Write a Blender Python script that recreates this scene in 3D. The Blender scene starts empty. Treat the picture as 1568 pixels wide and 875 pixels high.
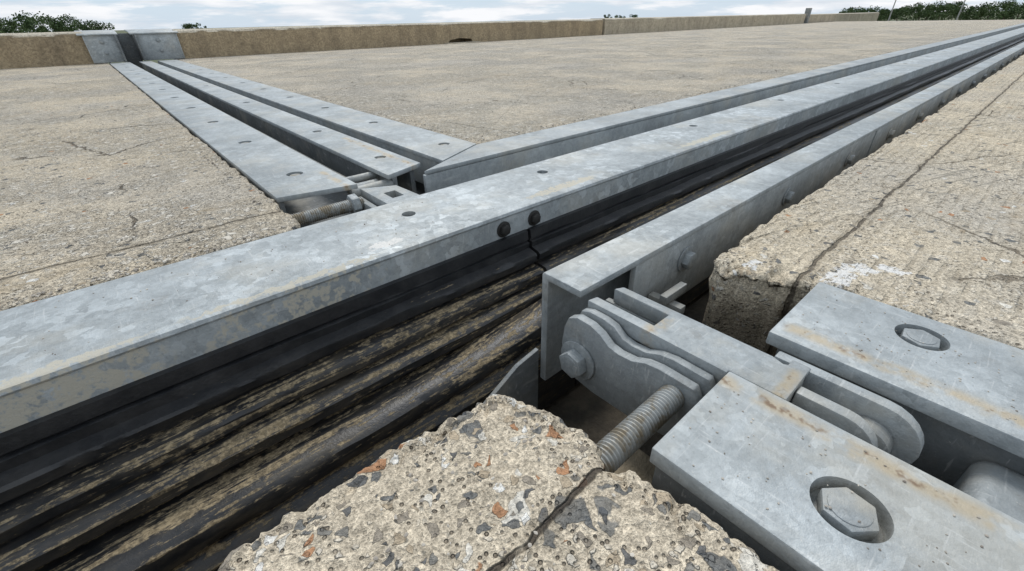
import bpy, bmesh, math, random
from mathutils import Vector, Matrix, noise
random.seed(4)
sc = bpy.context.scene
sc.unit_settings.scale_length = 0.3      # one scene unit = 0.3 m
COL = sc.collection

# ------------------------------------------------------------ node helpers
class M:
    def __init__(s, name):
        s.mat = bpy.data.materials.new(name); s.mat.use_nodes = True
        s.nt = s.mat.node_tree; s.nt.nodes.clear()
        s.out = s.nt.nodes.new('ShaderNodeOutputMaterial')
        s.b = s.nt.nodes.new('ShaderNodeBsdfPrincipled')
        s.nt.links.new(s.b.outputs[0], s.out.inputs[0])
        s.co = s.nt.nodes.new('ShaderNodeTexCoord').outputs['Object']
    def set(s, sock, v):
        if isinstance(v, bpy.types.NodeSocket): s.nt.links.new(v, sock)
        elif v is not None: sock.default_value = v
    def node(s, t, ins=None, **props):
        n = s.nt.nodes.new(t)
        for k, v in props.items(): setattr(n, k, v)
        for k, v in (ins or {}).items(): s.set(n.inputs[k], v)
        return n
    def math(s, op, a, b=0.0, c=None, clamp=False):
        n = s.node('ShaderNodeMath', {0: a, 1: b}, operation=op, use_clamp=clamp)
        if c is not None: s.set(n.inputs[2], c)
        return n.outputs[0]
    def mix(s, f, a, b, mode='MIX'):
        n = s.nt.nodes.new('ShaderNodeMix'); n.data_type = 'RGBA'; n.blend_type = mode
        for i, v in ((0, f), (6, a), (7, b)):
            if isinstance(v, tuple) and len(v) == 3: v = (*v, 1)
            s.set(n.inputs[i], v)
        return n.outputs[2]
    def mul(s, c, k):
        return s.mix(1.0, c, s.node('ShaderNodeCombineColor', {0: k, 1: k, 2: k}).outputs[0], 'MULTIPLY')
    def noise(s, scale, detail=3, rough=.6, vec=None, col=False):
        n = s.node('ShaderNodeTexNoise', {'Vector': vec or s.co, 'Scale': scale, 'Detail': detail, 'Roughness': rough})
        return n.outputs['Color' if col else 'Fac']
    def vor(s, scale, feature='F1', out='Distance', vec=None, rnd=1.0):
        n = s.node('ShaderNodeTexVoronoi', {'Vector': vec or s.co, 'Scale': scale, 'Randomness': rnd}, feature=feature)
        return n.outputs[out]
    def mr(s, v, a, b, c=0.0, d=1.0):
        n = s.node('ShaderNodeMapRange', {0: v, 1: a, 2: b, 3: c, 4: d}, interpolation_type='SMOOTHSTEP')
        return n.outputs[0]
    def scl(s, vec, v):
        return s.node('ShaderNodeVectorMath', {0: vec, 1: v}, operation='MULTIPLY').outputs[0]
    def add(s, a, b):
        return s.node('ShaderNodeVectorMath', {0: a, 1: b}, operation='ADD').outputs[0]
    def warp(s, scale, amt, vec=None, det=2):
        c = s.noise(scale, det, .6, vec, col=True)
        c = s.node('ShaderNodeVectorMath', {0: c, 1: (.5, .5, .5)}, operation='SUBTRACT').outputs[0]
        return s.add(vec or s.co, s.scl(c, (amt, amt, amt)))
    def xyz(s, v=None):
        n = s.node('ShaderNodeSeparateXYZ', {0: v or s.co}); return n.outputs
    def nz(s): return s.xyz(s.nt.nodes.new('ShaderNodeNewGeometry').outputs['Normal'])[2]
    def bump(s, h, strength, dist, nrm=None):
        n = s.node('ShaderNodeBump', {'Strength': strength, 'Distance': dist, 'Height': h})
        if nrm is not None: s.set(n.inputs['Normal'], nrm)
        return n.outputs[0]
    def spot(s, x, y, r, wscale=12, wamt=.1, soft=.5):
        v = s.xyz(s.warp(wscale, wamt))
        dx = s.math('DIVIDE', s.math('SUBTRACT', v[0], x), r[0]); dy = s.math('DIVIDE', s.math('SUBTRACT', v[1], y), r[1])
        d = s.math('SQRT', s.math('ADD', s.math('MULTIPLY', dx, dx), s.math('MULTIPLY', dy, dy)))
        return s.mr(d, 1.0, 1.0 - soft)
    def fin(s, col, rough, nrm=None, metal=0.0, spec=.5):
        if isinstance(col, tuple) and len(col) == 3: col = (*col, 1)
        s.set(s.b.inputs['Base Color'], col); s.set(s.b.inputs['Roughness'], rough)
        s.set(s.b.inputs['Metallic'], metal); s.set(s.b.inputs['Specular IOR Level'], spec)
        if nrm is not None: s.set(s.b.inputs['Normal'], nrm)
        return s.mat

def concrete(name, ca, cb, stone=(), flecks=.5, groove=None, gk=.9, tine=False, rough_bump=1.0, patch=None, worn=0.0, cracks=0.0):
    m = M(name)
    big = m.noise(1.1, 4, .6); mid = m.noise(8, 4, .65); sand = m.noise(120, 2, .8); sand2 = m.noise(42, 3, .75)
    c = m.mix(m.mr(big, .38, .62), ca, cb)
    c = m.mix(m.mr(mid, .42, .68, 0, .8), c, tuple(x * .78 for x in ca))
    c = m.mix(m.mr(m.noise(.4, 4, .6), .44, .66, 0, .6), c, (.47, .44, .39))
    c = m.mul(c, m.mr(sand, .3, .72, .58, 1.30))
    c = m.mul(c, m.mr(sand2, .34, .66, .72, 1.18))
    fl = m.math('MULTIPLY', m.mr(m.vor(30, vec=m.warp(26, .05)), .34, .20), m.mr(m.noise(2.6, 4, .7), .45, .56))
    c = m.mix(m.math('MULTIPLY', fl, flecks), c, (.72, .68, .60))
    pit = m.math('MULTIPLY', m.mr(m.vor(48), .30, .14), m.mr(m.noise(5, 3, .6), .44, .56))
    c = m.mix(m.math('MULTIPLY', pit, .75), c, (.15, .12, .09))
    h = m.math('ADD', m.math('MULTIPLY', sand2, .8), m.math('MULTIPLY', sand, .35))
    h = m.math('ADD', h, m.math('MULTIPLY', fl, .5)); h = m.math('SUBTRACT', h, m.math('MULTIPLY', pit, .8))
    h = m.math('ADD', h, m.math('MULTIPLY', mid, 1.0))
    if worn > 0:
        zone = m.mr(m.noise(.55, 4, .65), .40, .56, .2, 1)
        wn = m.noise(13, 4, .72)
        wl = m.math('MULTIPLY', m.mr(wn, .53, .60), m.math('MULTIPLY', zone, worn))
        wd = m.math('MULTIPLY', m.mr(wn, .47, .40), m.math('MULTIPLY', zone, worn * .6))
        c = m.mix(m.math('MULTIPLY', wl, .7), c, (.76, .71, .62)); c = m.mix(m.math('MULTIPLY', wd, .5), c, (.33, .28, .21))
        h = m.math('ADD', h, m.math('MULTIPLY', m.math('SUBTRACT', wl, wd), .8))
        st = m.mr(m.noise(1.7, 4, .7, m.scl(m.co, (.5, 1.4, 1))), .56, .72, 0, .35)
        c = m.mix(st, c, (.42, .325, .20))
    for (sc_, thr, sel) in stone:
        sv = m.warp(18, .045)
        cell = m.vor(sc_, 'F1', 'Color', sv); edge = m.vor(sc_, 'DISTANCE_TO_EDGE', 'Distance', sv)
        s3 = m.node('ShaderNodeSeparateColor', {0: cell}).outputs
        msk = m.math('MULTIPLY', m.mr(edge, thr, thr + .05), m.math('GREATER_THAN', s3[0], 1 - sel))
        rp = m.node('ShaderNodeValToRGB', {0: s3[1]}); e = rp.color_ramp; e.interpolation = 'CONSTANT'
        cols = [(0, (.13, .135, .135)), (.24, (.19, .185, .17)), (.38, (.42, .34, .24)), (.50, (.40, .20, .10)), (.60, (.27, .235, .19)),
                (.70, (.66, .62, .54)), (.82, (.10, .105, .11)), (.93, (.72, .70, .65))]
        while len(e.elements) < len(cols): e.elements.new(.5)
        for i, (p, q) in enumerate(cols): e.elements[i].position = p; e.elements[i].color = (*q, 1)
        sc2 = m.mul(rp.outputs[0], m.mr(m.noise(60, 2, .6), .3, .7, .75, 1.3))
        c = m.mix(m.math('MULTIPLY', msk, .9), c, sc2)
        h = m.math('ADD', h, m.math('MULTIPLY', msk, .2))
    if groove is not None:
        v = m.xyz(m.warp(16, .03, m.warp(4, .045)))
        for gy in groove:
            d = m.math('ABSOLUTE', m.math('SUBTRACT', v[1], gy))
            g = m.math('MULTIPLY', m.mr(d, .011, .003), m.mr(m.noise(7, 3), .32, .46, .25)); wide = m.mr(d, .05, .0)
            c = m.mix(m.math('MULTIPLY', wide, .35), c, (.28, .23, .16))
            c = m.mix(m.math('MULTIPLY', g, gk), c, (.06, .048, .038))
            h = m.math('SUBTRACT', h, m.math('MULTIPLY', g, 1.6 * gk))
    if cracks > 0:
        e = m.vor(.55, 'DISTANCE_TO_EDGE', 'Distance', m.warp(3.5, .22, None, 5))
        ck_ = m.math('MULTIPLY', m.mr(e, .0055, .0015), m.mr(m.noise(1.1, 2), .50, .58))
        c = m.mix(m.math('MULTIPLY', ck_, cracks), c, (.10, .075, .05))
        h = m.math('SUBTRACT', h, m.math('MULTIPLY', ck_, 1.0))
    if tine:
        v = m.xyz(m.warp(3, .03))
        w = m.math('SINE', m.math('MULTIPLY', v[1], 120))
        w = m.math('MULTIPLY', m.mr(w, .2, 1.0), m.math('MULTIPLY', m.mr(m.noise(2.2, 3, .6), .38, .56), m.mr(m.noise(18, 2, .6), .35, .6)))
        h = m.math('SUBTRACT', h, m.math('MULTIPLY', w, .45))
        c = m.mix(m.math('MULTIPLY', w, .40), c, (.27, .225, .16))
    if patch:
        for (px, py, rr) in patch:
            c = m.mix(m.math('MULTIPLY', m.spot(px, py, rr, 14, .16, .3), m.mr(m.noise(30, 3, .7), .38, .5)), c, (.74, .72, .68))
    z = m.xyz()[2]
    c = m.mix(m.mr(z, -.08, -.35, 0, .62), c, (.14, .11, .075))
    return m.fin(c, .92, m.bump(h, .95 * rough_bump, .014), spec=.2)

def galv(name, base=1.0, rust=None, splat=None, dirt=.38, spangle=22, contrast=1.0):
    m = M(name)
    a = m.node('ShaderNodeSeparateColor', {0: m.vor(spangle, 'F1', 'Color', m.warp(16, .07))}).outputs[0]
    b2 = m.node('ShaderNodeSeparateColor', {0: m.vor(spangle * 2.3, 'F1', 'Color', m.warp(30, .03))}).outputs[1]
    zone = m.mr(m.noise(1.2, 3, .6), .35, .65, .35, 1.15)
    t = m.math('MULTIPLY', zone, m.math('ADD', m.math('MULTIPLY', m.math('POWER', a, 2.6), .42 * contrast), m.math('MULTIPLY', b2, .12 * contrast)))
    t = m.math('ADD', t, m.math('MULTIPLY', m.mr(m.noise(2.0, 4, .65), .3, .7), .38))
    t = m.math('ADD', t, m.mr(m.noise(26, 3, .7), .3, .7, -.10, .10))
    rp = m.node('ShaderNodeValToRGB', {0: t}); e = rp.color_ramp
    e.elements[0].position = .05; e.elements[0].color = (.265 * base, .287 * base, .292 * base, 1)
    e.elements[1].position = .95; e.elements[1].color = (.55 * base, .588 * base, .597 * base, 1)
    c = rp.outputs[0]
    c = m.mix(m.mr(m.noise(60, 3, .7), .54, .76, 0, .45), c, (.17, .18, .18))
    dn = m.mr(m.noise(1.3, 5, .72), .47, .66)
    c = m.mix(m.math('MULTIPLY', dn, dirt), c, (.45, .42, .35))
    sx = m.mr(m.noise(5, 2, .5, m.scl(m.co, (14, 1.2, 3))), .62, .74)
    sy = m.mr(m.noise(5, 2, .5, m.scl(m.co, (1.0, 16, 3))), .62, .74)
    c = m.mix(m.math('MULTIPLY', m.math('MAXIMUM', sx, sy), .28), c, (.66, .66, .64))
    dk = m.mr(m.noise(3.1, 5, .75), .57, .72)
    c = m.mix(m.math('MULTIPLY', dk, .4), c, (.19, .175, .15))
    spk = m.mr(m.noise(38, 4, .8), .63, .70)
    c = m.mix(m.math('MULTIPLY', spk, .45), c, (.62, .60, .55))
    rgh = m.mr(t, 0, 1, .62, .50)
    if rust:
        v = m.xyz(m.warp(18, .03, m.warp(5, .04)))
        for (axis, val, w, lo, hi, k) in rust:
            d = m.math('ABSOLUTE', m.math('SUBTRACT', v[axis], val))
            o = v[1 - axis]
            g = m.math('MULTIPLY', m.mr(d, w, w * .15), m.math('MULTIPLY', m.mr(o, lo, lo + .04), m.mr(o, hi, hi - .04)))
            g1 = m.math('MULTIPLY', g, m.mr(m.noise(9, 3, .7), .34, .58))
            c = m.mix(m.math('MULTIPLY', g1, .75), c, (.43, .35, .23))
            g2 = m.math('MULTIPLY', m.mr(d, w * .45, w * .1), m.math('MULTIPLY', g1, m.mr(m.noise(15, 3, .7), .50, .62)))
            c = m.mix(m.math('MULTIPLY', g2, k), c, (.15, .085, .045))
    if splat:
        for (px, py, rr, cc) in splat:
            s_ = m.math('MULTIPLY', m.spot(px, py, rr, 22, .12, .35), m.mr(m.noise(45, 3, .7), .3, .5))
            c = m.mix(s_, c, cc)
            rgh = m.math('ADD', rgh, m.math('MULTIPLY', s_, .3))
    nb = m.bump(m.math('ADD', m.noise(90, 2, .7), m.math('MULTIPLY', m.noise(14, 3, .6), 1.2)), .28, .008)
    return m.fin(c, rgh, nb, metal=.18, spec=.45)

G = galv('galvanized_steel', contrast=.8)
G_BEAM = galv('galvanized_steel_beam', contrast=1.25, spangle=18, splat=[(.86, 2.02, (.12, .045), (.72, .70, .66)), (2.2, 1.99, (.42, .05), (.56, .52, .43)), (.35, 1.93, (.5, .03), (.52, .49, .41)), (4.2, 1.98, (.6, .05), (.54, .51, .42)), (-.5, 1.92, (.4, .03), (.52, .49, .41))])
G_P1 = galv('galvanized_plate_rusty', rust=[(0, 1.185, .05, -.7, .40, .8)], contrast=1.15, spangle=20, dirt=.45)
G_P2 = galv('galvanized_plate_streaked', rust=[(0, 1.63, .055, -.35, .33, .8)], contrast=.8, dirt=.45)
G_ARM = galv('galvanized_bracket', rust=[(1, .64, .05, 1.2, 1.42, .4), (1, .20, .03, 1.2, 1.42, .8)], contrast=.6, dirt=.55, base=.95)
G_LP = galv('galvanized_plates_back', rust=[(0, 1.72, .05, 3.0, 4.6, .8), (0, 1.1, .04, 3.0, 3.6, .6)], contrast=.55, spangle=12)
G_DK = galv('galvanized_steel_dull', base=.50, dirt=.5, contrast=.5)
G_BR = galv('galvanized_bracket_grimy', base=.78, dirt=.6, contrast=.5)
G_RB = galv('galvanized_back_channel', contrast=.55, spangle=12, base=.95)
BOLT = galv('bolt_steel', base=.82, dirt=.8, spangle=60, contrast=.8)
ROD = M('rod_steel'); ROD = ROD.fin(ROD.mix(ROD.mr(ROD.noise(14, 4, .7), .4, .62), (.34, .35, .34), (.22, .185, .13)), .55, metal=.3)
DARKBOLT = M('dark_bolt_steel'); DARKBOLT = DARKBOLT.fin((.05, .048, .045), .55, metal=.6)  # even near-black steel for the beam and web bolts

def rubber_mat(name, bias=0.0):
    m = M(name)
    n1 = m.noise(2.6, 5, .68, m.scl(m.co, (.55, 13, 20))); n2 = m.noise(34, 4, .75, m.scl(m.co, (.45, 1, 1))); n3 = m.noise(1.1, 3, .6)
    up = m.mr(m.nz(), -.1, .7)
    zz = m.xyz()
    t = m.math('ADD', m.math('MULTIPLY', n1, .58), m.math('MULTIPLY', n2, .42))
    t = m.math('ADD', t, m.math('MULTIPLY', up, .05))
    t = m.math('ADD', t, m.mr(zz[2], -.24, -.40, -.15, .0))
    t = m.math('ADD', t, m.mr(n3, .3, .7, -.035, .035))
    t = m.math('ADD', t, bias)
    d = m.mr(t, .530, .585)
    dust = m.mix(m.mr(m.noise(50, 3, .7), .35, .65), (.42, .33, .20), (.20, .155, .09))
    film = m.mr(m.noise(5, 4, .7, m.scl(m.co, (.8, 3, 3))), .42, .7, 0, .3)
    c = m.mix(m.mr(m.noise(7, 4, .7), .35, .7), (.012, .013, .015), (.030, .030, .031))
    c = m.mix(m.math('MULTIPLY', film, m.mr(zz[2], -.25, -.42)), c, (.16, .13, .085))
    c = m.mix(m.math('MULTIPLY', d, m.mr(m.noise(60, 3, .8), .3, .6, .35, .9)), c, dust)
    r = m.mr(d, 0, 1, .40, .9)
    return m.fin(c, r, m.bump(m.math('ADD', m.math('MULTIPLY', d, .35), m.noise(60, 3, .7)), .35, .006), spec=.5)
RUB = rubber_mat('black_rubber', -.010); RUB2 = rubber_mat('black_rubber_clean', -.04)

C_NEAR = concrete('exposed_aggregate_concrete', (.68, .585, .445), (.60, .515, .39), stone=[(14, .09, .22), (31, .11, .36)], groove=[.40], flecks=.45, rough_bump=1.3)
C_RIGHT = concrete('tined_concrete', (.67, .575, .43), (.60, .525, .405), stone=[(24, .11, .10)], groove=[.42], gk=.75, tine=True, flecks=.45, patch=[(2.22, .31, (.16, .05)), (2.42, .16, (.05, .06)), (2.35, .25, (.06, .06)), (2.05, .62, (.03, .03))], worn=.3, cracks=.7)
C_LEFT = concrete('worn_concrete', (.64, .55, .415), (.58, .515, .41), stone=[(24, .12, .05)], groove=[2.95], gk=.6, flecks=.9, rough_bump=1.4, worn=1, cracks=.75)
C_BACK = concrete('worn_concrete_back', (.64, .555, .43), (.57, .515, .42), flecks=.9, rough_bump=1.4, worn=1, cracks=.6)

def parapet_mat(name, ca, cb, k0=1):
    m = M(name)
    c = m.mix(m.mr(m.noise(1.3, 5, .7, m.scl(m.co, (1, 1, .25))), .38, .66), ca, cb)
    c = m.mix(m.mr(m.noise(4, 5, .7), .5, .72, 0, .5), c, (.15, .12, .08))
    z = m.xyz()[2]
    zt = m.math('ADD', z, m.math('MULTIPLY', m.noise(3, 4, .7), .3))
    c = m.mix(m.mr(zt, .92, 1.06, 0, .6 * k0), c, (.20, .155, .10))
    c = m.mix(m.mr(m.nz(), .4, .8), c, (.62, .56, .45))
    c = m.mul(c, m.mr(m.noise(16, 4, .8), .3, .7, .62, 1.28))
    return m.fin(c, .92, m.bump(m.noise(10, 6, .8), .9, .08), spec=.2)
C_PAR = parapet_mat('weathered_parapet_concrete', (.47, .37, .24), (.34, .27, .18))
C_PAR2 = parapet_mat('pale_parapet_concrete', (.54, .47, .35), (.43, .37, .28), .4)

# ------------------------------------------------------------ mesh helpers
def root(name):
    e = bpy.data.objects.new(name, None); COL.objects.link(e); e.empty_display_size = .1
    return e
def mkobj(name, bm, mat, parent=None, ang=40):
    bmesh.ops.recalc_face_normals(bm, faces=bm.faces)
    me = bpy.data.meshes.new(name); bm.to_mesh(me); bm.free()
    me.materials.append(mat)
    me.polygons.foreach_set('use_smooth', [True] * len(me.polygons))
    me.set_sharp_from_angle(angle=math.radians(ang))
    o = bpy.data.objects.new(name, me); COL.objects.link(o)
    if parent: o.parent = parent
    return o
def prism_bm(bm, pts, axis, lo, hi, bev=.006, seg=2):
    def P(a, b, t):
        return {'X': (t, a, b), 'Y': (a, t, b), 'Z': (a, b, t)}[axis]
    v0 = [bm.verts.new(P(a, b, lo)) for a, b in pts]; v1 = [bm.verts.new(P(a, b, hi)) for a, b in pts]
    n = len(pts); fs = [bm.faces.new(v0), bm.faces.new(v1[::-1])]
    for i in range(n): fs.append(bm.faces.new([v0[i], v1[i], v1[(i + 1) % n], v0[(i + 1) % n]]))
    bmesh.ops.recalc_face_normals(bm, faces=fs)
    if bev > 0:
        es = set(e for f in fs for e in f.edges)
        es = [e for e in es if len(e.link_faces) == 2 and e.calc_face_angle(0) > .45]
        bmesh.ops.bevel(bm, geom=es, offset=bev, segments=seg, affect='EDGES', profile=.5)
def prism(name, pts, axis, lo, hi, mat, parent=None, bev=.006, seg=2):
    bm = bmesh.new(); prism_bm(bm, pts, axis, lo, hi, bev, seg)
    return mkobj(name, bm, mat, parent)
def rect(a0, a1, b0, b1): return [(a0, b0), (a1, b0), (a1, b1), (a0, b1)]
def box(name, x0, x1, y0, y1, z0, z1, mat, parent=None, bev=.006, seg=2):
    return prism(name, rect(x0, x1, y0, y1), 'Z', z0, z1, mat, parent, bev, seg)
def ngon(n, r, ca, cb, ph=0, sy=1): return [(ca + r * math.cos(2 * math.pi * i / n + ph), cb + sy * r * math.sin(2 * math.pi * i / n + ph)) for i in range(n)]
def lathe(name, prof, origin, axis, mat, parent=None, n=24, ang=40):
    bm = bmesh.new(); rings = []
    for t, r in prof:
        ring = []
        for i in range(n):
            a = 2 * math.pi * i / n; c, s_ = r * math.cos(a), r * math.sin(a)
            p = {'X': (t, c, s_), 'Y': (c, t, s_), 'Z': (c, s_, t)}[axis]
            ring.append(bm.verts.new((origin[0] + p[0], origin[1] + p[1], origin[2] + p[2])))
        rings.append(ring)
    for a, b in zip(rings, rings[1:]):
        for i in range(n): bm.faces.new([a[i], a[(i + 1) % n], b[(i + 1) % n], b[i]])
    bm.faces.new(rings[0]); bm.faces.new(rings[-1][::-1])
    return mkobj(name, bm, mat, parent, ang)
def hexbolt(name, loc, axis, d, r, mat, parent=None, washer=True, ph=.2, h=None):
    h = h or r * .75
    bm = bmesh.new()
    a, b, t = {'X': (loc[1], loc[2], loc[0]), 'Y': (loc[0], loc[2], loc[1]), 'Z': (loc[0], loc[1], loc[2])}[axis]
    def pr(pts, l, h_, bev): prism_bm(bm, pts, axis, min(l, l + d * h_), max(l, l + d * h_), bev, 2)
    if washer: pr(ngon(28, r * 1.45, a, b), t, r * .18, r * .04)
    pr(ngon(6, r, a, b, ph), t + d * (r * .17 if washer else 0), h, r * .07)
    pr(ngon(20, r * .72, a, b), t + d * (h * .98 + (r * .17 if washer else 0)), r * .06, r * .03)
    return mkobj(name, bm, mat, parent, 30)
def cut(o, cutters):
    bm = bmesh.new()
    for c in cutters: prism_bm(bm, *c, bev=0)
    me = bpy.data.meshes.new('c'); bm.to_mesh(me); bm.free()
    co = bpy.data.objects.new('c', me); COL.objects.link(co)
    md = o.modifiers.new('b', 'BOOLEAN'); md.operation = 'DIFFERENCE'; md.object = co; md.solver = 'EXACT'
    dg = bpy.context.evaluated_depsgraph_get(); dg.update()
    nm = bpy.data.meshes.new_from_object(o.evaluated_get(dg))
    o.modifiers.clear(); o.data = nm
    nm.set_sharp_from_angle(angle=math.radians(35))
    bpy.data.objects.remove(co); bpy.data.meshes.remove(me)

def fbm(p, f, o=4): return noise.fractal(Vector(p) * f, .9, 2.0, o)

def resample(path, k=.008):
    out = []
    for (a, b) in zip(path, path[1:]):
        A, B = Vector(a), Vector(b); L = (B - A).length; t = 0
        while t < L:
            p = A.lerp(B, t / L); out.append(p)
            t += min(1.5, max(k, k * p.length))
    out.append(Vector(path[-1]))
    return out

def slab(name, path, center, mat, amp=.015, rnd=.03, R=110, depth=.8, chip=.03, zoff=-.006, und=.006, k=.008, lowf=.5, fine=0.0):
    pts = resample(path, k); C = Vector(center); n = len(pts)
    nr = []
    for i in range(n):
        t = (pts[min(n - 1, i + 5)] - pts[max(0, i - 5)]).normalized(); q = Vector((-t.y, t.x)); nr.append(q)
    for _ in range(6):
        nr = [(nr[max(0, i - 1)] + nr[i] * 2 + nr[min(n - 1, i + 1)]).normalized() for i in range(n)]
    mid = n // 2
    sgn = -1 if nr[mid].dot(C - pts[mid]) > 0 else 1
    nr = [q * sgn for q in nr]
    edge = []
    for p, q in zip(pts, nr):
        d = fbm((p.x, p.y, 1.3), 2.6) * amp * lowf + fbm((p.x, p.y, 7.7), 14) * amp * .6 + fbm((p.x, p.y, 3), 45, 2) * amp * .35
        edge.append(p + q * d)
    chips = [chip * max(0, fbm((p.x, p.y, 9), 6)) + chip * .5 * max(0, fbm((p.x, p.y, 2), 22, 2)) for p in edge]
    rrs = [rnd * (1 + .5 * fbm((p.x, p.y, 5), 7)) for p in edge]
    st = [p - q * rr for p, q, rr in zip(edge, nr, rrs)]
    base = math.atan2(st[mid].y - C.y, st[mid].x - C.x)
    def ang(p): return (math.atan2(p.y - C.y, p.x - C.x) - base + math.pi) % (2 * math.pi) - math.pi
    A_ = [ang(p) if (p - C).length > 1e-6 else None for p in st]; Rr = [(p - C).length for p in st]
    up_ = A_[-2] > A_[1]; run = None
    for i in range(n):
        if A_[i] is None: A_[i] = run if run is not None else A_[1]
        if run is not None:
            A_[i] = max(run + 1e-7, A_[i]) if up_ else min(run - 1e-7, A_[i])
        run = A_[i]
    st = [C + Vector((math.cos(a + base), math.sin(a + base))) * r for a, r in zip(A_, Rr)]
    verts, rows = [], []
    for z in (-depth, -.55, -.4, -.3, -.22, -.16, -.12, -.09, -.065, -.045):
        row = []
        for p, q in zip(edge, nr):
            z_ = z if z < -rnd * 1.2 else -rnd * 1.2 - (abs(z)) * .05
            e = fbm((p.x, p.y, z_), 9) * .022 * min(1, amp / .015)
            pp = p + q * e - q * (.03 * min(1, -z / .5))
            row.append(len(verts)); verts.append((pp.x, pp.y, z_ + zoff))
        rows.append(row)
    for a in (10, 28, 46, 64, 82):
        a = math.radians(a); row = []
        for i, (p, q) in enumerate(zip(edge, nr)):
            rr = rrs[i]; f = 1 - math.cos(a)
            pp = p.lerp(st[i], f) + q * (fbm((p.x, p.y, 0), 16) * .008 * (1 - f))
            row.append(len(verts)); verts.append((pp.x, pp.y, zoff - rr * (1 - math.sin(a)) - chips[i] + fbm((pp.x, pp.y, 4), 20) * .004 * (1 - f)))
        rows.append(row)
    for kx in range(0, R + 1):
        s_ = (kx / R) ** 3; row = []
        for i in range(n):
            pp = st[i].lerp(C, s_); d = Rr[i] * s_
            z = zoff - chips[i] * math.exp(-d / .05) + fbm((pp.x, pp.y, 4), 2.2, 5) * und - und * .4
            if fine and d < 3: z += fbm((pp.x, pp.y, 8), 12, 3) * fine - fine * .5
            row.append(len(verts)); verts.append((pp.x, pp.y, z))
        rows.append(row)
    faces = []
    for a, b in zip(rows, rows[1:]):
        for i in range(n - 1): faces.append((a[i], a[i + 1], b[i + 1], b[i]))
    me = bpy.data.meshes.new(name); me.from_pydata(verts, [], faces); me.materials.append(mat)
    bm = bmesh.new(); bm.from_mesh(me)
    bmesh.ops.recalc_face_normals(bm, faces=bm.faces)
    up = sum(f.normal.z * f.calc_area() for f in bm.faces)
    if up < 0: bmesh.ops.reverse_faces(bm, faces=bm.faces)
    bm.to_mesh(me); bm.free()
    me.polygons.foreach_set('use_smooth', [True] * len(me.polygons))
    o = bpy.data.objects.new(name, me); COL.objects.link(o); return o

XE = 76
# ------------------------------------------------------------ deck slabs
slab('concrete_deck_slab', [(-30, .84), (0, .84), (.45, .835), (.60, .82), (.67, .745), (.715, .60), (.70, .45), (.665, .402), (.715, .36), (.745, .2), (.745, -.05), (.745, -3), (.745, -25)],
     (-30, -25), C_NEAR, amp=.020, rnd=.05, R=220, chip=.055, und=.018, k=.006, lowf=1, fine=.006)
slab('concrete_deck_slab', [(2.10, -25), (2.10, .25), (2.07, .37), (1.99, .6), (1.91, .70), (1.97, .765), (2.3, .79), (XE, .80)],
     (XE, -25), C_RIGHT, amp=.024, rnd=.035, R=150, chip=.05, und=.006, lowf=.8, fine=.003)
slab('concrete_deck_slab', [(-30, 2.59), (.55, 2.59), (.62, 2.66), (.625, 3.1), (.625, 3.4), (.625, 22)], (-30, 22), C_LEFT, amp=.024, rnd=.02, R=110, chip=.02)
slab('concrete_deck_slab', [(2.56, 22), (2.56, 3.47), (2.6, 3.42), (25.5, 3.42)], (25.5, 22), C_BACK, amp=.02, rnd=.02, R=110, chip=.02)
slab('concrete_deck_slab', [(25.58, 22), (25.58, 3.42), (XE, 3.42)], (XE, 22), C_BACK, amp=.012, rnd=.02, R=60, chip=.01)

m = M('shaded_void_concrete')
PIT = m.fin(m.mix(m.mr(m.noise(4, 4, .7), .35, .65), (.035, .03, .022), (.085, .07, .05)), .95, m.bump(m.noise(20, 4, .7), .6, .03))  # brown concrete with the shade of the void put into its colour
m = M('brown_ledge_concrete')
LEDGE = m.fin(m.mix(m.mr(m.noise(6, 4, .7), .35, .65), (.20, .165, .11), (.32, .26, .18)), .95, m.bump(m.noise(20, 4, .7), .6, .03))  # plain tan-brown concrete, deeper in tone than the deck slabs
box('joint_pit_floor', -30, XE, -25, 23.5, -1.6, -1.25, PIT, bev=0)
box('concrete_ledge', .60, 1.10, .36, .66, -1.2, -.44, LEDGE, bev=.02)

# ------------------------------------------------------------ centre beam
cb = root('steel_centre_beam')
prof = [(1.905, -.165), (1.905, -.035), (1.898, -.03), (1.895, -.022), (1.900, -.006), (1.912, 0), (2.548, 0), (2.56, -.010), (2.56, -.45), (2.52, -.45), (2.52, -.05), (1.95, -.05), (1.95, -.165)]
o = prism('beam_channel', prof, 'X', -30, XE, G_BEAM, cb, bev=0)
holes = [(1.16, 2.30), (2.34, 2.33)] + [(4.63 + 2.29 * i, 2.36) for i in range(12)] + [(-1.13, 2.3), (-3.4, 2.3)]
cut(o, [(ngon(20, .043, x, y), 'Z', -.12, .05) for x, y in holes])
for x, y in holes: lathe('recessed_bolt', [(-.075, .05), (-.03, .041), (-.026, .03)], (x, y, 0), 'Z', DARKBOLT, cb, 16)
box('web_stiffener', -30, XE, 2.02, 2.05, -1.2, -.055, G_DK, cb, bev=0)
for x in (1.58, 1.84):
    hexbolt('web_bolt', (x, 1.904, -.105), 'Y', -1, .036, DARKBOLT, cb, True, .3)

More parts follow.
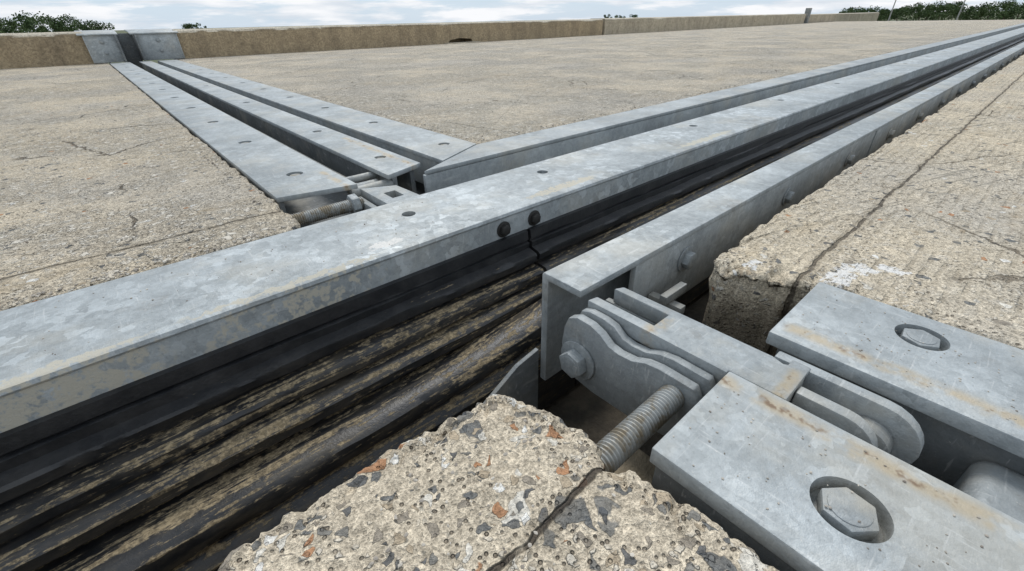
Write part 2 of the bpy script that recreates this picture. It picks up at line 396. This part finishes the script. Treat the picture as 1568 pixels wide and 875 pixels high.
# ------------------------------------------------------------ rubber seals
def seal(name, x0, x1, mat, curl=False):
    P = [(1.93, -.155), (1.882, -.167), (1.874, -.225), (1.888, -.232), (1.888, -.240), (1.866, -.246), (1.862, -.285), (1.83, -.292), (1.802, -.298), (1.795, -.310), (1.797, -.352), (1.83, -.362), (1.832, -.378),
         (1.780, -.384), (1.735, -.390), (1.722, -.404), (1.722, -.448), (1.755, -.460), (1.755, -.476), (1.70, -.482), (1.655, -.488), (1.640, -.502), (1.642, -.552), (1.70, -.570), (1.71, -.60),
         (1.64, -.605), (1.57, -.588), (1.50, -.590), (1.465, -.61), (1.45, -.645), (1.455, -.69), (1.50, -.72), (1.46, -.735), (1.42, -.77), (1.41, -1.2), (1.93, -1.2)]
    xs = []; x = x0
    while x < x1: xs.append(x); x += min(1.5, max(.03, .02 * abs(x)))
    xs.append(x1)
    bm = bmesh.new(); rings = []
    for x in xs:
        ring = []
        for i, (y, z) in enumerate(P):
            w = fbm((x, i * .35, 0), 1.1, 3) * .010 + fbm((x, i * 1.3, 3), 7, 3) * .003
            if 3 < i < 34:
                y += w; z += w * .5
            if curl and 24 < i < 34:
                t = max(0, (x - .6) / 1.1); t = t * t
                y += -.08 * t; z += .17 * t
            ring.append(bm.verts.new((x, y, z)))
        rings.append(ring)
    n = len(P)
    for a, b in zip(rings, rings[1:]):
        for i in range(n): bm.faces.new([a[i], b[i], b[(i + 1) % n], a[(i + 1) % n]])
    bm.faces.new(rings[0]); bm.faces.new(rings[-1][::-1])
    return mkobj(name, bm, mat, ang=38)
seal('rubber_joint_seal', -30, 1.765, RUB, True)
seal('rubber_joint_seal', 1.79, XE, RUB2)

# ------------------------------------------------------------ near edge channel
nc = root('steel_edge_channel')
prism('top_flange_and_leg', [(1.0, 0), (1.0, -.035), (1.195, -.035), (1.195, -.66), (1.235, -.66), (1.235, -.012), (1.225, 0)], 'X', 1.25, XE, G, nc, bev=.004)
slots = [1.60, 5.8, 10, 14.2, 18.4, 22.6, 30, 40, 50, 60, XE]
for a, b in zip(slots, slots[1:]):
    prism('side_web', [(1.005, -.038), (1.035, -.038), (1.035, -.42), (1.18, -.42), (1.18, -.455), (1.005, -.455)], 'X', a + .07, b, G, nc, bev=.004)
x = 2.16; i = 0
while x < 50:
    hexbolt('web_bolt', (x, 1.003, -.175), 'Y', -1, .052 if i == 0 else .046, BOLT, nc, True, .1 + i); x += 1.45; i += 1
box('inner_stub', 1.75, 1.95, .86, .90, -.24, -.19, G_DK, nc)
box('inner_stub', 1.80, 1.85, .80, .99, -.30, -.25, G_DK, nc)
prism('lower_guide_plate', [(.78, -1.2), (1.248, -1.2), (1.248, -.47), (1.10, -.50), (.78, -.68)], 'Y', 1.245, 1.27, G_DK, nc, bev=.004)

# ------------------------------------------------------------ back edge channel
bc = root('steel_edge_channel')
prism('top_flange', [(1.70, 3.0), (XE, 3.0), (XE, 3.39), (2.52, 3.39)], 'Z', -.035, 0, G_RB, bc, bev=.005)
box('side_web', 1.705, XE, 3.002, 3.04, -.55, -.038, G_RB, bc, bev=.004)
box('groove_floor', 1.9, XE, 2.565, 3.0, -.44, -.40, G_DK, bc, bev=0)
box('back_leg', 2.5, XE, 3.34, 3.38, -.4, -.038, G_DK, bc, bev=0)

# ------------------------------------------------------------ cover plates of the cross joint, far part
YP = 21.35
lp = root('joint_cover_plate')
o = prism('plate', [(.65, 3.18), (1.18, 3.07), (1.20, YP), (.65, YP)], 'Z', -.035, .002, G_LP, lp, bev=.005)
box('plate_leg', .655, .69, 3.19, YP, -.26, -.037, G_DK, lp, bev=.003)
ys = [3.66 + 1.48 * i for i in range(12)]
def flushbolts(o, par, xs, ys, r=.062):
    cut(o, [(ngon(24, r, x, y), 'Z', -.026, .05) for x in xs for y in ys if y < YP - .2])
    for x in xs:
        for y in ys:
            if y < YP - .2: lathe('flush_bolt', [(-.03, r * .72), (-.014, r * .72), (-.008, r * .62)], (x, y, 0), 'Z', ROD, par, 20)
flushbolts(o, lp, [.93], ys)
mp = root('joint_cover_plate')
o = prism('plate', [(1.44, 3.10), (1.80, 3.22), (1.80, YP), (1.46, YP)], 'Z', -.035, .003, G_LP, mp, bev=.005)
box('plate_leg', 1.70, 1.74, 3.24, YP, -.26, -.037, G_DK, mp, bev=.003)
box('plate_leg_left', 1.50, 1.54, 3.16, YP, -.26, -.037, G_DK, mp, bev=.003)
flushbolts(o, mp, [1.64], [3.62, 5.1, 8.0, 11], .05)
rp_ = root('joint_cover_plate')
o = prism('plate', [(1.97, 3.145), (2.53, 3.41), (2.545, YP), (1.99, YP)], 'Z', -.035, .002, G_LP, rp_, bev=.005)
box('plate_leg', 1.985, 2.02, 3.18, YP, -.30, -.037, G_RB, rp_, bev=.003)
flushbolts(o, rp_, [2.30], [3.62 + 1.48 * i for i in range(12)], .055)
box('joint_trough', .66, 2.5, 3.1, YP, -.48, -.44, G_DK, bev=.002)

# hinge bracket, far part
hb = root('hinge_bracket')
o = prism('arm', [(1.20, 2.575), (1.46, 2.575), (1.44, 2.98), (1.20, 3.10)], 'Z', -.11, -.045, G_ARM, hb, bev=.008)
cut(o, [(rect(1.28, 1.37, 2.74, 2.88), 'Z', -.2, .1)])
prism('cheek', [(2.6, -.1), (3.05, -.09), (3.15, -.16), (3.1, -.34), (2.6, -.36)], 'X', 1.14, 1.185, G_BR, hb, bev=.006)
for (x0, x1, y, z, r) in ((1.15, 1.5, 3.19, -.10, .045), (1.18, 1.5, 3.42, -.07, .03), (1.22, 1.44, 3.30, -.12, .05)):
    lathe('hinge_pin', [(0, r * .8), (.01, r), (x1 - x0 - .01, r), (x1 - x0, r * .8)], (x0, y, z), 'X', BOLT, hb)
def rod(name, x0, x1, y, z, r, parent=None):
    prof = [(0, r * .8)]; x = 0; L = x1 - x0; p = .0145
    while x < L: prof += [(x + p * .1, r * .87), (x + p * .45, r), (x + p * .65, r), (x + p, r * .87)]; x += p
    return lathe(name, prof, (x0, y, z), 'X', ROD, parent, 32, 15)
rod('threaded_rod', .50, 1.15, 2.97, -.105, .045)
hexbolt('rod_nut', (1.06, 2.97, -.105), 'X', 1, .075, BOLT, hb, False)

# ------------------------------------------------------------ cover plates near part
p1 = root('joint_cover_plate')
o = prism('plate', [(.785, .345), (.785, -12), (1.235, -12), (1.235, .345)], 'Z', -.06, 0, G_P1, p1, bev=.006, seg=2)
BH = [(.985, -.065), (.985, -1.6), (.985, -3.1)]
cut(o, [(ngon(40, .083, x, y), 'Z', -.10, .05) for x, y in BH])
for x, y in BH:
    hexbolt('plate_bolt', (x, y, -.045), 'Z', 1, .064, BOLT, p1, False, .35, h=.042)
    lathe('bolt_seat', [(-.10, .09), (-.062, .10), (-.05, .082), (-.045, .075)], (x, y, 0), 'Z', G_DK, p1)
box('plate_leg', .80, .84, -12, .33, -.34, -.062, G_DK, p1, bev=.004)
box('plate_leg_right', 1.17, 1.21, -12, .25, -.34, -.062, G_DK, p1, bev=.004)
p2 = root('joint_cover_plate')
o = prism('plate', [(1.545, .345), (1.545, -12), (2.07, -12), (2.07, .345)], 'Z', -.055, .001, G_P2, p2, bev=.006, seg=2)
BH = [(1.905, -.035), (1.905, -1.6), (1.905, -3.1)]
cut(o, [(ngon(40, .078, x, y), 'Z', -.10, .05) for x, y in BH])
for x, y in BH:
    hexbolt('plate_bolt', (x, y, -.04), 'Z', 1, .060, BOLT, p2, False, .1, h=.040)
    lathe('bolt_seat', [(-.10, .09), (-.058, .095), (-.046, .077), (-.04, .07)], (x, y, 0), 'Z', G_DK, p2)
box('plate_leg', 1.60, 1.64, -12, .31, -.34, -.057, G_DK, p2, bev=.004)

# near hinge bracket
hn = root('hinge_bracket')
arm = [(1.225, .348), (1.24, .348), (1.24, .17), (1.425, .17), (1.43, .20), (1.405, .24), (1.42, .28), (1.42, .90), (1.378, .92), (1.378, .655), (1.275, .655), (1.275, .93), (1.225, .94)]
prism('arm', arm, 'Z', -.075, -.004, G_ARM, hn, bev=.005)
prism('arm_web', [(.25, -.078), (.96, -.078), (.96, -.30), (.25, -.30)], 'X', 1.245, 1.275, G_BR, hn)
prism('arm_web_back', [(.25, -.078), (.96, -.078), (.96, -.30), (.25, -.30)], 'X', 1.375, 1.405, G_BR, hn)
ck = [(.975, -.11), (.955, -.055), (.91, -.03), (.84, -.032), (.79, -.05), (.745, -.082), (.70, -.09), (.64, -.085), (.585, -.06), (.53, -.052), (.40, -.055), (.375, -.10), (.37, -.22), (.42, -.33), (.60, -.36), (.80, -.365), (.92, -.35), (.97, -.29), (.985, -.2)]
prism('cheek_plate', ck, 'X', 1.125, 1.165, G_BR, hn, bev=.006, seg=2)
ck2 = [(y - .02, z + .02 if z > -.15 else z) for y, z in ck]
prism('cheek_plate_inner', [(max(.352, y), min(z, -.02)) for y, z in ck2], 'X', 1.182, 1.218, G_BR, hn, bev=.006, seg=2)
hexbolt('pivot_bolt', (1.123, .885, -.235), 'X', -1, .062, BOLT, hn, True, .25)
hexbolt('pivot_nut', (1.43, .885, -.2), 'X', 1, .06, BOLT, hn, True, .25)
def link(x0, x1, y0, y1, zt, h, name='hinge_link'):
    r = h / 2
    pts = [(y0, zt), (y0, zt - h)]
    for i in range(13):
        a = -math.pi / 2 - math.pi * i / 12
        pts.append((y1 + r + r * math.cos(a), zt - r + r * math.sin(a)))
    prism(name, pts, 'X', x0, x1, G_ARM, hn, bev=.006, seg=2)
link(1.315, 1.36, .166, -.07, -.02, .20)
link(1.44, 1.485, .28, -.16, -.015, .24)
lathe('hinge_pin', [(0, .03), (.01, .045), (.26, .045), (.27, .03)], (1.25, .06, -.12), 'X', G_DK, hn)
lathe('hinge_boss', [(0, .05), (.015, .07), (.07, .07), (.075, .05)], (1.36, -.03, -.14), 'X', G_DK, hn)
box('hinge_block', 1.33, 1.60, -.85, -.27, -.40, -.12, G_BR, hn, bev=.05, seg=5)
box('link_stop', 1.40, 1.46, .17, .23, -.05, -.01, BOLT, hn, bev=.006)
rod('threaded_rod', .60, 1.124, .46, -.125, .046)

# ------------------------------------------------------------ parapet
def parapet(name, x0, x1, y0, y1, zt, mat, amp=.02, step=.12):
    bm = bmesh.new(); rings = []; x = x0; xs = []
    while x < x1: xs.append(x); x += max(step, .012 * abs(x))
    xs.append(x1)
    P = [(y0, -.8), (y0, 0), (y0, .1), (y0, .3), (y0, .5), (y0, .7), (y0, .82), (y0 + .005, zt - .08), (y0 + .03, zt - .04), (y0 + .09, zt - .01), (y0 + .4, zt), (y0 + .8, zt), (y1, zt), (y1, -.8)]
    for x in xs:
        ring = []
        for i, (y, z) in enumerate(P):
            d = fbm((x, y, z), 2.2, 5) * amp
            lip = max(0, fbm((x, 4, 0), 1.6, 4)) * .06 if i in (7, 8, 9) else 0
            ring.append(bm.verts.new((x, y - d + lip, z + (fbm((x, y, 5), 1.2, 4) * amp * .5 - lip * .7 if i > 6 and i < 13 else 0))))
        rings.append(ring)
    n = len(P)
    for a, b in zip(rings, rings[1:]):
        for i in range(n): bm.faces.new([a[i], b[i], b[(i + 1) % n], a[(i + 1) % n]])
    bm.faces.new(rings[0]); bm.faces.new(rings[-1][::-1])
    return mkobj(name, bm, mat, ang=35)
YF = 21.7
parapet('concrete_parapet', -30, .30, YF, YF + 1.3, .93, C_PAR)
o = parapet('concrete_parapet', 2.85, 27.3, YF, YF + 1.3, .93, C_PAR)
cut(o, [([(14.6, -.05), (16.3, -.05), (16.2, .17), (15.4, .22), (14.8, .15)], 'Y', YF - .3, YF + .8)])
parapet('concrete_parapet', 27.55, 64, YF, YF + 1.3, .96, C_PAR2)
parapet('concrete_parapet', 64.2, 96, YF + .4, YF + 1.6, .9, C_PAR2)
box('parapet_gap_filler', 27.2, 27.7, YF + .25, YF + .9, 0, .9, PIT, bev=.01)
box('drain_scupper_lip', 14.4, 16.6, YF - .35, YF + .1, -.02, .03, C_PAR2, bev=.01)
box('parapet_end_post', 64.3, 64.8, YF - .2, YF + .3, 0, 1.5, G_DK)
for (xa, xb, side) in ((.28, 1.12, -1), (1.66, 2.86, 1)):
    r0 = root('parapet_cover')
    yf = YF - .14
    prism('front_plate', [(xa, 0.01), (xb, 0.01), (xb, .86), (xa, .86)], 'Y', yf, yf + .05, G, r0, bev=.01)
    prism('top_plate', [(yf - .05, .815), (yf - .05, .855), (yf + .5, .93), (yf + 1.5, .96), (yf + 1.5, .92), (yf + .5, .89)], 'X', xa - .14, xb + .08, G_BEAM, r0, bev=.008)
    xi = xb if side < 0 else xa
    box('inner_flange', xi - .03, xi + .03, yf - .16, yf + 1.4, .01, .81, G_DK, r0, bev=.008)
    box('outer_flange', (xa if side < 0 else xb) - .02, (xa if side < 0 else xb) + .02, yf - .02, yf + .2, .01, .81, G, r0, bev=.006)
    for z in (.3, .62): hexbolt('cover_bolt', ((xa + xb) / 2, yf - .001, z), 'Y', -1, .05, BOLT, r0)
box('parapet_gap_liner', 1.12, 1.66, YF + .7, YF + .8, -.3, .85, G_DK, bev=.01)

# ------------------------------------------------------------ gravel debris
def gravel(name, zones, mat, n):
    bm = bmesh.new()
    for _ in range(n):
        x0, x1, y0, y1, z, s0, s1 = random.choice(zones)
        s_ = random.uniform(s0, s1); p = Vector((random.uniform(x0, x1), random.uniform(y0, y1), z + s_ * .35))
        r = bmesh.ops.create_icosphere(bm, subdivisions=1, radius=s_)
        sx = [random.uniform(.6, 1.2) for _ in range(3)]; rot = Matrix.Rotation(random.uniform(0, 6.3), 3, 'Z')
        for v in r['verts']:
            q = Vector((v.co.x * sx[0], v.co.y * sx[1], v.co.z * sx[2] * .7)); q *= random.uniform(.8, 1.15)
            v.co = rot @ q + p
    return mkobj(name, bm, mat, ang=20)
m = M('gravel_stone'); v = m.node('ShaderNodeValToRGB', {0: m.noise(8, 2, .5)}); v.color_ramp.elements[0].color = (.22, .19, .16, 1); v.color_ramp.elements[1].color = (.6, .55, .47, 1)
v.color_ramp.elements[0].position = .35; v.color_ramp.elements[1].position = .65
GRV = m.fin(v.outputs[0], .9, m.bump(m.noise(80), .5, .004))
gravel('gravel', [(-1, .55, 2.6, 2.66, -.01, .004, .012), (1.95, 4, .25, .74, -.006, .003, .008), (.5, .61, 2.9, 6, -.006, .004, .012), (2.58, 2.7, 3.5, 9, -.006, .005, .012),
                  (2.6, 9, 3.45, 3.55, -.006, .005, .012), (0, .62, .0, .72, -.010, .003, .007), (-3, .5, 2.7, 8, -.006, .004, .010), (2.7, 9, 3.6, 10, -.006, .005, .011),
                  (-.5, 1.6, 1.96, 2.5, 0, .002, .005), (1.6, 2.0, -.5, .3, .001, .002, .004), (.8, 1.2, -.4, .33, 0, .002, .004)], GRV, 1000)

# ------------------------------------------------------------ terrain, trees, poles
m = M('grass_ground'); GR = m.fin(m.mix(m.mr(m.noise(.01, 5, .6), .35, .65), (.06, .085, .03), (.12, .12, .06)), .95)
bm = bmesh.new(); vs = [bm.verts.new(p) for p in ((-6000, -6000, -14), (6000, -6000, -14), (6000, 6000, -14), (-6000, 6000, -14))]; bm.faces.new(vs)
mkobj('ground', bm, GR)
m = M('foliage'); oi = m.noise(.25, 4, .7)
LEAF = m.fin(m.mix(m.mr(oi, .35, .65), (.04, .07, .028), (.09, .13, .048)), .8, spec=.2)
BARK = M('bark'); BARK = BARK.fin((.09, .07, .05), .9)
def treemass(name, trees, leaf, count):
    rt = root(name)
    bm = bmesh.new(); bt = bmesh.new()
    for (x, y, zt, w) in trees:
        h = zt + 14
        prism_bm(bt, ngon(6, .35, x, y), 'Z', -14, -14 + h * .6, 0)
        clumps = [(Vector((x + random.gauss(0, w * .33), y + random.gauss(0, w * .33), zt - abs(random.gauss(0, .32)) * h * .8 - w * .15)), random.uniform(.16, .33) * w) for _ in range(12)]
        for c, r in clumps:
            for _ in range(count // 12):
                d = Vector((random.gauss(0, 1), random.gauss(0, 1), random.gauss(0, 1))).normalized() * r * random.uniform(.5, 1.08)
                d.z *= .75; p = c + d
                a = Vector((random.gauss(0, 1), random.gauss(0, 1), random.gauss(0, 1))).normalized(); b = a.orthogonal().normalized()
                cc = a.cross(b); s_ = leaf * random.uniform(.5, 1.2)
                bm.faces.new([bm.verts.new(p + b * s_), bm.verts.new(p + cc * s_ * .7), bm.verts.new(p - b * s_), bm.verts.new(p - cc * s_ * .7)])
    mkobj('crowns', bm, LEAF, rt); mkobj('trunks', bt, BARK, rt)
def dirpx(px, D):
    a = px - 784; b = 437.5 - (45 - .0222 * (px - 104))
    v = Vector((.75 * a + .3574 * b + 370.1, -.661 * a + .3811 * b + 429.9)).normalized(); return v * D
T = []
for i in range(34):
    px = 1292 + i * 11 + random.uniform(-4, 4); D = random.uniform(430, 560); p = dirpx(px, D)
    T.append((p.x, p.y, random.choice([3.5, 4.5, 5.5, 2.8]) + (1.5 if 1400 < px < 1460 else 0) + random.uniform(-.8, .8), random.uniform(9, 14)))
for px in (930, 950, 968): p = dirpx(px, 700); T.append((p.x, p.y, 4.5 + random.uniform(-1, 1), 9))
treemass('distant_tree_line', T, .55, 1100)
T = []
for i in range(16):
    px = -50 + i * 13; p = dirpx(px, random.uniform(240, 290)); T.append((p.x, p.y, 6.8 - abs(px - 60) * .022 + random.uniform(-.6, .6), random.uniform(6, 9)))
for px in (285, 300): p = dirpx(px, 420); T.append((p.x, p.y, 3.2, 6))
treemass('distant_tree_line', T, .38, 1000)
POLE = M('pole_paint'); POLE = POLE.fin((.35, .34, .32), .6)
for px, D, h in ((1366, 330, 14), (1472, 330, 13)):
    p = dirpx(px, D); rt = root('utility_pole')
    lathe('pole', [(-14, .35), (h, .2)], (p.x, p.y, 0), 'Z', POLE, rt, 10)
    box('crossarm', p.x - .1, p.x + .1, p.y - 2, p.y + 2, h - 1, h - .7, POLE, rt, bev=0)

# ------------------------------------------------------------ light
EL, AZ = math.radians(55), math.radians(50)
sd = Vector((math.cos(EL) * math.cos(AZ), math.cos(EL) * math.sin(AZ), math.sin(EL)))
L = bpy.data.lights.new('sun', 'SUN'); L.energy = 1.9; L.angle = math.radians(14); L.color = (1, .975, .94)
lo = bpy.data.objects.new('sun', L); COL.objects.link(lo); lo.rotation_euler = sd.to_track_quat('Z', 'Y').to_euler()
w = bpy.data.worlds.new('World'); sc.world = w; w.use_nodes = True; nt = w.node_tree; nt.nodes.clear()
out = nt.nodes.new('ShaderNodeOutputWorld'); bg = nt.nodes.new('ShaderNodeBackground'); bg.inputs[1].default_value = .12
nt.links.new(bg.outputs[0], out.inputs[0])
sky = nt.nodes.new('ShaderNodeTexSky'); sky.sky_type = 'NISHITA'; sky.sun_disc = False
sky.sun_elevation = EL; sky.sun_rotation = math.pi / 2 - AZ; sky.air_density = 1.2; sky.dust_density = .3
haze = nt.nodes.new('ShaderNodeMix'); haze.data_type = 'RGBA'; haze.inputs[0].default_value = .85; haze.inputs[7].default_value = (4.4, 5.7, 7.2, 1)
nt.links.new(sky.outputs[0], haze.inputs[6])
tc = nt.nodes.new('ShaderNodeTexCoord'); mp_ = nt.nodes.new('ShaderNodeMapping'); mp_.inputs['Scale'].default_value = (1, 1, 7)
nt.links.new(tc.outputs['Generated'], mp_.inputs[0])
nn = nt.nodes.new('ShaderNodeTexNoise'); nn.inputs['Scale'].default_value = 6.5; nn.inputs['Detail'].default_value = 7; nn.inputs['Roughness'].default_value = .58
nt.links.new(mp_.outputs[0], nn.inputs['Vector'])
mr = nt.nodes.new('ShaderNodeMapRange'); mr.interpolation_type = 'SMOOTHSTEP'; mr.inputs[1].default_value = .42; mr.inputs[2].default_value = .56; mr.inputs[3].default_value = .10
nt.links.new(nn.outputs[0], mr.inputs[0])
n2 = nt.nodes.new('ShaderNodeTexNoise'); n2.inputs['Scale'].default_value = 9; n2.inputs['Detail'].default_value = 6; nt.links.new(mp_.outputs[0], n2.inputs['Vector'])
cr = nt.nodes.new('ShaderNodeValToRGB'); nt.links.new(n2.outputs[0], cr.inputs[0])
cr.color_ramp.elements[0].position = .38; cr.color_ramp.elements[0].color = (5.9, 6.4, 7.0, 1); cr.color_ramp.elements[1].position = .60; cr.color_ramp.elements[1].color = (8.0, 8.1, 8.3, 1)
mx = nt.nodes.new('ShaderNodeMix'); mx.data_type = 'RGBA'
nt.links.new(mr.outputs[0], mx.inputs[0]); nt.links.new(haze.outputs[2], mx.inputs[6]); nt.links.new(cr.outputs[0], mx.inputs[7])
nt.links.new(mx.outputs[2], bg.inputs[0])

# ------------------------------------------------------------ camera
cam = bpy.data.cameras.new('camera'); co = bpy.data.objects.new('camera', cam); COL.objects.link(co); sc.camera = co
cam.sensor_width = 36; cam.lens = 36 * 665 / 1568; cam.clip_start = .02; cam.clip_end = 12000
R = Vector((.75, -.661, -.0189)).normalized(); B = Vector((-.5566, -.6464, .5220)).normalized(); U = B.cross(R).normalized(); R = U.cross(B)
co.matrix_world = Matrix(((R.x, U.x, B.x, 0), (R.y, U.y, B.y, 0), (R.z, U.z, B.z, 1), (0, 0, 0, 1)))
sc.view_settings.view_transform = 'Standard'; sc.view_settings.look = 'None'; sc.view_settings.exposure = 0
